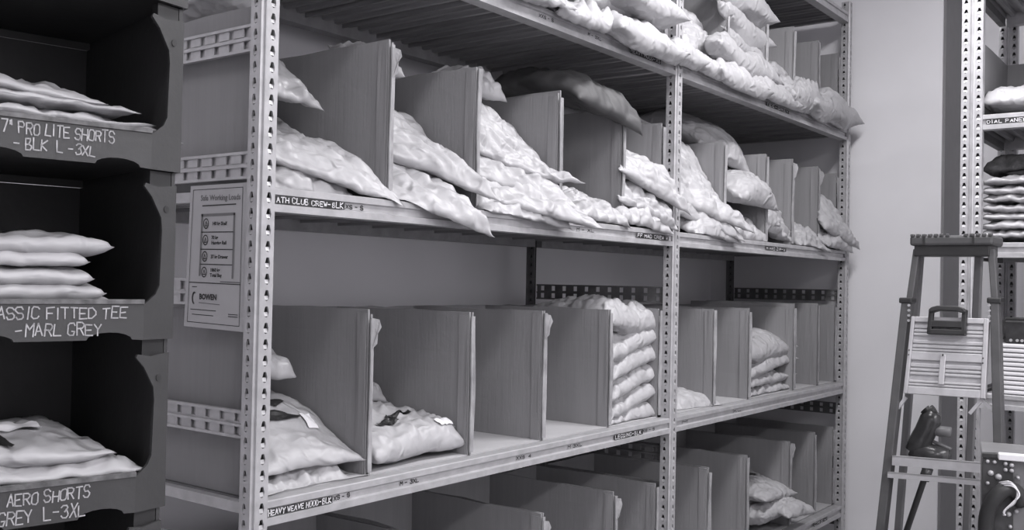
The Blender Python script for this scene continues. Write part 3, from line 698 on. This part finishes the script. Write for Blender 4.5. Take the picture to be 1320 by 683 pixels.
mb = MB(); mb.prism([P(0, 0, -base), P(-TW, 0, -base), P(-TW, TD, -base), P(0, TD, -base)], UP*(base-.001)); mb.build('platform', GREYP, o)
def tray_bag(k, label, xa, xb, z, th, seed, m=None, depth=.30, yc=.19, pitch=0.0, **kw):
    P = POS[k]; pts = [P(xa, yc, z), P(xa*.65+xb*.35, yc, z+pitch*.3), P(xa*.3+xb*.7, yc, z+pitch*.75), P(xb, yc, z+pitch)]
    return bag(label, pts, depth, th, seed, m or BAG, wdir=TYD, **kw)
GT = 'bags of clothing in the black trays'
tray_bag(1, 'lowest flat bag in the pro lite shorts tray, its corner reaching the upright', -.40, -.014, .046, .034, 101, group=GT, crease=.006, flap=1, pitch=.010, depth=.32)
tray_bag(1, 'second flat bag in the pro lite shorts tray', -.40, -.030, .068, .030, 102, group=GT, crease=.006, pitch=-.004, depth=.31)
tray_bag(1, 'third flat bag in the pro lite shorts tray with a jagged end', -.40, -.050, .090, .030, 103, group=GT, crease=.007, pitch=-.008, depth=.30)
tray_bag(1, 'top bag in the pro lite shorts tray tapering to the right', -.42, -.09, .118, .036, 104, group=GT, crease=.007, pitch=-.030, depth=.29)
for j, (xb, z, th, nm) in enumerate([(-.060, .040, .026, 'lowest folded bag'), (-.085, .061, .024, 'second folded bag from below'), (-.105, .082, .024, 'third folded bag from below'), (-.110, .103, .022, 'second folded bag from the top'), (-.078, .124, .026, 'glossy top folded bag')]):
    tray_bag(2, f'{nm} in the fitted tee tray', -.40, xb, z, th*1.15, 110+j, group=GT, crease=.005, depth=.31, yc=.185, flap=False, pb=10, pa=16)
tray_bag(3, 'lower pale bag in the aero shorts tray lying over the lip', -.41, -.028, .050, .034, 120, group=GT, crease=.008, depth=.33, yc=.18, pitch=.004)
tray_bag(3, 'large pale bag with clear pocket and dark print in the aero shorts tray', -.42, -.06, .088, .050, 121, group=GT, crease=.006, depth=.31, yc=.185, pitch=-.012, sticker=(.25, .58, -.50, -.30), logo=[[(-.2, -.70, .008), (.02, -.66, .018), (.16, -.74, .018), (.30, -.88, .004)]])

# ------------------------------------------------------------------ right-hand rack
RX, RY, RD = 3.75, .80, .62
RZ = {'T': 1.060, 'S1': .565, 'S2': .118, 'S3': -.405, 'S4': -.95}
rr = empty('side_shelving_rack', (RX, RY, 0), 'galvanised shelving rack at the right edge standing behind the step ladder', 'shelving')
def double_post(parent, x, y, z1, m, fx=-1):
    n = int(z1/POST_P); mb = MB(); g = .027
    hole_face(mb, (x, y, 0), (0, -1, 0), (0, 0, 1), (fx, 0, 0), g, POST_P, n, .0066, .004, .0265)
    hole_face(mb, (x, y-g-.016, 0), (0, -1, 0), (0, 0, 1), (fx, 0, 0), g, POST_P, n, .0066, .004, .0265)
    zz = n*POST_P
    prof = [(x, y-g), (x-.002, y-g-.003), (x+.004, y-g-.0055), (x+.004, y-g-.0105), (x-.002, y-g-.013), (x, y-g-.016)]
    for a, b in zip(prof, prof[1:]): mb.add([(a[0], a[1], 0), (b[0], b[1], 0), (b[0], b[1], zz), (a[0], a[1], zz)], [(0, 1, 2, 3)])
    for yy in (y, y-2*g-.016): mb.add([(x, yy, 0), (x+.03, yy, 0), (x+.03, yy, zz), (x, yy, zz)], [(0, 1, 2, 3)])
    mb.add([(x+.012, y, 0), (x+.012, y-2*g-.016, 0), (x+.012, y-2*g-.016, zz), (x+.012, y, zz)], [(0, 1, 2, 3)], 1)  # black backing added so the holes look shaded inside
    return mb.build('post', [m, BLK], parent, fix=False)
RY1 = -1.0
pm2 = plank_mesh(.15, RD-.09); pm2.materials.append(DECK)
for y in (RY+.045, RY1):
    double_post(rr, RX, y, 3.0, STEEL); double_post(rr, RX+RD, y, 3.0, STEEL)
for k, z in RZ.items():
    o_ = (RX+.004, RY+.01, H+z)
    b = beam(rr, o_, (0, -1, 0), (1, 0, 0), RY+.01-RY1)
    beam(rr, (RX+RD, RY+.01, H+z), (0, -1, 0), (-1, 0, 0), RY+.01-RY1, STEEL, 'rear_beam')
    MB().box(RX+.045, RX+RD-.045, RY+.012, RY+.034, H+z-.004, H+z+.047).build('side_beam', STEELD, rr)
    if k == 'S1':
        beam_label(b, 'DIAL PANEL ZIP-BLK', o_, (0, -1, 0), (1, 0, 0), .045, .29, seed=31)
    n = int((RY+.01-RY1)/.15)
    for i in range(n):
        o = link_mesh('deck_plank', pm2, DECK, rr); o.rotation_euler = (0, 0, -math.pi/2); o.location = (RX+.045, RY+.01-i*.15, H+z+.047)
def rbox(label, y0, y1, x0, z, h, depth, seed, name='cardboard_box'):
    o = empty(name, (x0+depth/2, (y0+y1)/2, z), label, 'box'); th = .006
    warp_panel((x0, y1-th, z), (depth, 0, 0), (0, 0, h), (0, 1, 0), th, seed).build('side_panel', [CARD], o)
    warp_panel((x0, y0, z), (depth, 0, 0), (0, 0, h), (0, 1, 0), th, seed+1).build('side_panel', [CARD], o)
    warp_panel((x0+depth-th, y0+th, z), (0, y1-y0-2*th, 0), (0, 0, h), (1, 0, 0), th, seed+2).build('back_panel', [CARD], o)
    MB().box(x0, x0+depth-th, y0+th, y1-th, z, z+.005).build('base_panel', [CARD], o)
s1 = H+RZ['S1']+.050; s2 = H+RZ['S2']+.050; s3 = H+RZ['S3']+.050; s4 = H+RZ['S4']+.050
rbox('open-fronted cardboard box above the panel zip label on the side rack', .30, RY+.006, RX+.10, s1, .28, .46, 201)
def rbag(label, ya, yb, xc, z, th, depth, seed, m=None, pitch=0, **k):
    pts = [(xc, ya, z), (xc, ya*.66+yb*.34, z+pitch*.2), (xc, ya*.33+yb*.67, z+pitch*.7), (xc, yb, z+pitch)]
    return bag(label, pts, depth, th, seed, m or BAG, wdir=(1, 0, 0), **k)
rbag('white bag lying left above the panel zip label on the side rack', .80, .60, RX+.26, s1+.056, .10, .36, 211, flap=False, crease=.008)
rbag('white bag lying right above the panel zip label, cut by the picture edge', .60, .32, RX+.26, s1+.048, .085, .36, 212, flap=False, crease=.008)
rbag('grey bag lying on top at the back of the box on the side rack', .70, .40, RX+.40, s1+.115, .055, .24, 213, BAGG, flap=False)
GR = 'flat bags piled on the side rack behind the ladder top'
zz = s2+.016
for j, (th, nm, mm) in enumerate([(.030, 'lowest', BAGG), (.034, 'second', BAG), (.030, 'third', BAGG), (.032, 'fourth', BAG), (.030, 'fifth', BAGG), (.034, 'sixth', BAG), (.032, 'uppermost', BAGG)]):
    rbag(f'{nm} bag, counted from below, of the flat pile behind the ladder top', .80, .30, RX+.25, zz+th*.45, th, .40, 220+j, mm, flap=False, crease=.010, pa=6, pb=6, group=GR); zz += th*.98
rbag('folded dark garment lying on top of the flat bag pile, left', .80, .62, RX+.28, zz+.036, .085, .36, 230, GARM, name='folded_garment', cat='garment', flap=False, crease=.006)
rbag('flat dark garment lying on top of the flat bag pile, right', .72, .28, RX+.30, zz+.020, .046, .36, 231, GARM, name='folded_garment', cat='garment', flap=False, crease=.006, pa=6, pb=6)
for k, (zz_, nm) in enumerate(((s1, 'panel zip shelf'), (s2, 'shelf under it'), (s3, 'ribbed crate shelf'), (H+RZ['T']+.05, 'topmost shelf'))):  # unseen boxes, added to keep lamp light off the wall end
    rbox(f'unseen cardboard box added to cast shade, side rack, {nm}, past the picture edge', -.75, .17 if k else .26, RX+.06, zz_, .36 if k else .34, .5, 240+k*5)
# crate with ribbed front, carry case, grey tote
o = empty('ribbed_crate', (RX+.2, .44, s3), 'white ribbed plastic crate standing right of the ladder on the side rack', 'crate')
za, zb_ = s3+.002, atX(1300, 443, RX+.03).z
ya, yb = atX(1287, 480, RX+.03).y, .22
MB().box(RX+.036, RX+.40, yb, ya, za, zb_).build('body', WHITEP, o)
nr = 11; ph = (zb_-za)/nr
for k in range(nr): MB().box(RX+.020, RX+.037, yb, ya, za+k*ph+.0035, za+(k+1)*ph-.0005).build('rib', WHITEP, o, bevel=.003)
o = empty('carry_case', (RX+.2, .44, zb_), 'dark carry case with a bent handle lying on the white ribbed crate', 'case')
zc = atX(1300, 412, RX+.05).z
MB().box(RX+.05, RX+.40, yb+.01, ya-.01, zb_+.001, zc).build('body', TOOL, o, bevel=.008)
hy0, hy1 = atX(1292, 420, RX+.03).y, yb+.02
MB().tube([(RX+.05, hy0, zb_+.02), (RX+.030, hy0, zb_+.03), (RX+.028, hy0, zc-.01), (RX+.028, hy0-.012, zc+.004), (RX+.028, hy1+.012, zc+.004), (RX+.028, hy1, zc-.01), (RX+.03, hy1, zb_+.03), (RX+.05, hy1, zb_+.02)], .006, 8).build('handle', BLK, o, smooth=True)
for yy in (hy0-.025, hy0-.045, hy0-.06): MB().tube([(RX+.047, yy, zb_+.012), (RX+.040, yy, zb_+.012)], .005, 8).build('stud', STEEL, o)
o = empty('grey_tote', (RX+.40, .3, s3), 'smooth grey plastic tote at the back of the side rack above the carry case', 'tote')
MB().box(RX+.415, RX+.56, .0, .70, s3+.001, H+.105).build('body', GREYP, o, bevel=.012); MB().box(RX+.408, RX+.565, -.005, .705, H+.085, H+.108).build('rim', GREYP, o, bevel=.004)
o = empty('dark_tote', (RX+.3, .3, s4), 'dark storage tote with a grey lid on the low shelf behind the ladder', 'tote')
MB().box(RX+.05, RX+.55, .05, .735, s4+.001, s4+.26).build('body', GARM if False else LADD, o, bevel=.012); MB().box(RX+.04, RX+.56, .04, .745, s4+.255, s4+.31).build('lid', GREYP, o, bevel=.008)

# ------------------------------------------------------------------ step ladder
LN = Vector((1, 0, -.12)).normalized(); LP = Vector((3.327, 0, H))
def L(px, py, off=0.0): return atN(px, py, LN, LP+LN*off)
lad = empty('step_ladder', (3.30, .78, 0), 'folding step ladder with dark rails, black tool-tray top and pale aluminium platform', 'ladder')
YDIR = (0, -1, 0)
def rail(pts, w, d, m, nm):
    mb = MB()
    for p, q in zip(pts, pts[1:]): mb.bar(p, q, w, d, up=(1, 0, 0))
    return mb.build(nm, m, lad, bevel=.003)
def ext(p, q, z):                                          # lengthen a rail down to height z
    d = q-p; return p + d*((z-p.z)/d.z)
# top tray
a, b = L(1176, 328), L(1283, 330); zt = L(1230, 304).z
mb = MB(); mb.box(a.x-.035, a.x+.12, b.y, a.y, L(1230, 317).z, zt).build('top_tray', LADD, lad, bevel=.008)
mb = MB().box(a.x-.025, a.x+.10, b.y+.012, a.y-.012, L(1230, 330).z, L(1230, 317).z+.002); mb.build('tray_skirt', BLK, lad, bevel=.003)
n = 14
for k in range(n):
    y = b.y + (a.y-b.y)*(k+.5)/n
    if 5 <= k <= 6: continue
    MB().box(a.x-.037, a.x-.020, y-.006, y+.006, zt-.004, zt+.005).build('tray_tooth', LADD, lad, bevel=.002)
for fy in (.18, .77):
    y = a.y + (b.y-a.y)*fy; MB().box(a.x-.0385, a.x-.034, y-.003, y+.003, L(1230, 317).z+.002, zt-.002).build('tray_groove', BLK, lad)
# front rails: inner upper section sliding in an outer lower one
ul, ul2 = L(1183, 322), L(1171, 408); ur, ur2 = L(1279, 322), L(1285, 408)
rail([ul, ul2], .020, .035, LADD, 'upper_rail'); rail([ur, ur2], .020, .035, LADD, 'upper_rail')
ll, ll2 = L(1170, 386, -.012), L(1137, 680, -.012); lr, lr2 = L(1283.5, 386, -.012), L(1291, 680, -.012)
lfl = rail([ll, ext(ll, ll2, .012)], .026, .045, LADD, 'lower_rail'); lfr = rail([lr, ext(lr, lr2, .012)], .026, .045, LADD, 'lower_rail')
for p, s in ((ll, 1), (lr, -1)):
    MB().bar(p+UP*.006, p-UP*.012, .040, .055, up=(1, 0, 0)).build('collar', BLK, lad, bevel=.004)
    for j in range(4):
        c = p + Vector((-.026, -.012*s, -.018-j*.016)); MB().tube([c, c+Vector((-.006, 0, 0))], .0042, 8).build('rivet', STEEL, lad)
for p, q in ((ll, ll2), (lr, lr2)):
    e = ext(p, q, .0); MB().bar(e+UP*.03, e+UP*.001, .036, .055, up=(1, 0, 0)).build('rubber_foot', BLK, lad)
# rear rails spread behind
for (px0, px1, yb0) in ((1262, 1246, 0), (1186, 1158, 0)):
    p = atX(px0, 330, 3.44); q = atX(px1, 683, 3.62)
    rail([p, ext(p, q, .005)], .022, .028, mat('mid_grey_rail', .15, rough=.5), 'rear_rail')
# platform folded upright against the front
pl = [L(1176, 408, -.03), L(1275.5, 411, -.03), L(1271, 514, -.03), L(1165.5, 507, -.03)]
def PL(u, v, e=0.0): return pl[0].lerp(pl[1], u).lerp(pl[3].lerp(pl[2], u), v) - LN*e
plat = MB(); plat.prism(pl, LN*.012); plat = plat.build('platform', LADA, lad)
def slab(u0, v0, u1, v1, e0, e1, nm, m, par=plat):
    mb = MB(); mb.prism([PL(u0, v0, e0), PL(u1, v0, e0), PL(u1, v1, e0), PL(u0, v1, e0)], -LN*(e1-e0)); return mb.build(nm, m, par, bevel=.002)
slab(0, 0, .05, 1, 0, .012, 'frame_rail', LADA); slab(.94, 0, 1, 1, 0, .012, 'frame_rail', LADA)
slab(.05, 0, .94, .07, 0, .012, 'frame_rail', LADA); slab(.05, .45, .94, .56, 0, .010, 'frame_rail', LADA); slab(.05, .90, .94, 1, 0, .012, 'frame_rail', LADA)
for v0, v1 in ((.10, .15), (.165, .20), (.21, .245), (.30, .345), (.36, .40), (.41, .44), (.60, .65), (.665, .70), (.715, .75), (.82, .85), (.86, .885)):
    slab(.05, v0, .94, v1, 0, .007, 'tread_rib', LADA)
slab(.43, .48, .50, .86, .010, .018, 'latch_bar', LADA); slab(.455, .47, .475, .50, .018, .022, 'latch_pin', BLK)
for u, v in ((.02, .44), (.02, .50), (.955, .50), (.955, .56)): slab(u-.008, v-.01, u+.008, v+.01, .012, .015, 'bolt', BLK)
# black carry handle on the platform
hb = MB()
for (u0, v0, u1, v1) in ((.25, -.10, .31, .22), (.68, -.10, .74, .22), (.25, .16, .74, .23), (.29, .05, .70, .14)):
    hb.prism([PL(u0, v0, .013), PL(u1, v0, .013), PL(u1, v1, .013), PL(u0, v1, .013)], -LN*.022)
hb.prism([PL(.25, -.06, .013), PL(.28, -.11, .013), PL(.36, -.135, .013), PL(.63, -.135, .013), PL(.71, -.11, .013), PL(.74, -.06, .013), PL(.70, -.045, .013), PL(.62, -.07, .013), PL(.37, -.07, .013), PL(.29, -.045, .013)], -LN*.03)
hb.build('carry_handle', BLK, lad, bevel=.003)
# step treads (front channel and lower flange) and diagonal struts
def tread(pxl, yl, pxr, yr, h, nm, off=-.05, dp=.075):
    a_, b_ = L(pxl, yl, off), L(pxr, yr, off); mb = MB()
    mb.prism([a_, b_, b_-UP*h, a_-UP*h], LN*.004); mb.prism([a_, b_, b_+LN*dp, a_+LN*dp], UP*-.004); return mb.build(nm, LADA, lad)
tread(1150, 587, 1284, 598, .030, 'step_tread'); tread(1144, 608, 1284, 620, .018, 'step_flange', -.056, .03)
z_s = .235
for dz in (0, ):
    p, q = ext(ll, ll2, H-.80), ext(lr, lr2, H-.80); MB().bar(p, q, .05, .03).build('step_tread', LADA, lad)
    p, q = ext(ll, ll2, H-1.15), ext(lr, lr2, H-1.15); MB().bar(p, q, .05, .03).build('step_tread', LADA, lad)
for (x0_, y0_, x1_, y1_) in ((1168, 512, 1157, 527), (1266, 515, 1250, 533), (1266, 515, 1281, 530)):
    MB().bar(L(x0_, y0_, -.015), L(x1_, y1_, -.015), .010, .012, up=(1, 0, 0)).build('strut', LADA, lad)

# ------------------------------------------------------------------ tool leaning behind the ladder step
tx = 3.46
def T(px, py, x=tx): return atX(px, py, x)
tl_ = empty('power_blower', (tx, T(1165, 683).y, 0), 'glossy dark hand-held power tool on a long pole leaning behind the ladder step', 'tool')
MB().tube([T(1205, 531), T(1200, 540), T(1193, 556), T(1186, 570), T(1180, 582)], [.022, .034, .034, .036, .034], 14).build('head', TOOL, tl_, smooth=True)
MB().tube([T(1176, 578), T(1186, 583), T(1205, 587), T(1224, 588)], [.028, .038, .036, .026], 14).build('body', TOOL, tl_, smooth=True)
MB().tube([T(1198, 552), T(1212, 556), T(1226, 557)], [.016, .018, .017], 10).build('side_grip', GREYP, tl_, smooth=True)
MB().tube([T(1196, 566), T(1212, 573), T(1226, 579)], .006, 8).build('trigger_bar', GREYP, tl_, smooth=True)
MB().tube([T(1205, 528), T(1197, 532), T(1192, 527)], .018, 10).build('cap', BLK, tl_, smooth=True)
pp, qq = T(1194, 610), T(1170, 680)
dirn = (qq-pp); foot = pp + dirn*((.01-pp.z)/dirn.z)
MB().tube([T(1186, 588), pp, foot], [.008, .010, .010], 10).build('pole', BLK, tl_, smooth=True)
MB().tube([pp+(qq-pp)*-.1, pp+(qq-pp)*.12], .017, 12).build('pole_collar', TOOL, tl_, smooth=True)

# ------------------------------------------------------------------ equipment case at the lower right corner
cN = Vector((1, .215, 0)).normalized(); t_c = atT(1268, 590, 2.55)
def E(px, py, off=0.0): return atN(px, py, cN, t_c+cN*off)
ec = empty('equipment_case', (t_c.x+.15, t_c.y-.1, 0), 'riveted steel case with a black hose loop and pale wires, lower right corner', 'case')
right = Vector((cN.y, -cN.x, 0))
A0, A1 = E(1266, 590), E(1266, 590)+right*.36
mb = MB(); mb.prism([A0+cN*.004, A1+cN*.004, Vector((A1.x, A1.y, .002))+cN*.004, Vector((A0.x, A0.y, .002))+cN*.004], cN*.30); mb.build('body', GREYP, ec)
steelp = mat('riveted_plate', .05, rough=.5, metal=.2, var=.3, scale=30)
mb = MB()
q = [E(1266, 683+90), E(1266, 596), E(1268, 591), E(1272, 589), E(1302, 592), E(1306, 597), E(1306, 683+90)]
mb.prism(q, -cN*.005); mb.build('steel_plate', steelp, ec, bevel=.001)
mb = MB(); mb.bar(E(1266, 586), E(1286, 587), .022, .012); mb.build('edge_cap', BLK, ec, bevel=.002)
mb = MB(); mb.bar(E(1287, 587.5), E(1287, 587.5)+right*.30, .03, .016); mb.build('edge_trim', WHITEP, ec, bevel=.002)
for (x_, y_, r_) in ((1273, 594, 3), (1282, 595, 3), (1296, 597, 3.2), (1304, 599, 3.5), (1296, 605, 3.2), (1304, 606, 3.4), (1277, 609, 4.5), (1287, 614, 5), (1273, 622, 3), (1274, 639, 3), (1268, 653, 3), (1310, 658, 3.5), (1312, 615, 3), (1300, 662, 4), (1281, 637, 3), (1272, 672, 3), (1302, 678, 3)):
    c = E(x_, y_); rr_ = r_*.0020*.8; MB().tube([c, c-cN*.009, c-cN*.012], [rr_, rr_, rr_*.5], 10).build('rivet', STEEL, ec, smooth=True)
hs = [E(1275, 720, -.02), E(1271, 683, -.03), E(1274, 658, -.035), (E(1284, 640, -.04)), E(1297, 630, -.035), E(1310, 634, -.02), E(1318, 650, -.01)]
cl, _ = catmull(hs, 30); MB().tube(cl, .019, 12).build('hose', BLK, ec, smooth=True)
for j in range(4):
    ws = [E(1288+j*2, 622+j, -.05), E(1302+j*1.5, 621+j*2, -.055), E(1311+j, 632+j*2, -.05), E(1308-j, 648, -.05), E(1297-j, 656+j, -.05), E(1293+j, 664, -.045)]
    cl, _ = catmull(ws, 24); MB().tube(cl, .0022, 6).build('wire', STICK if j % 2 else STEEL, ec, smooth=True)
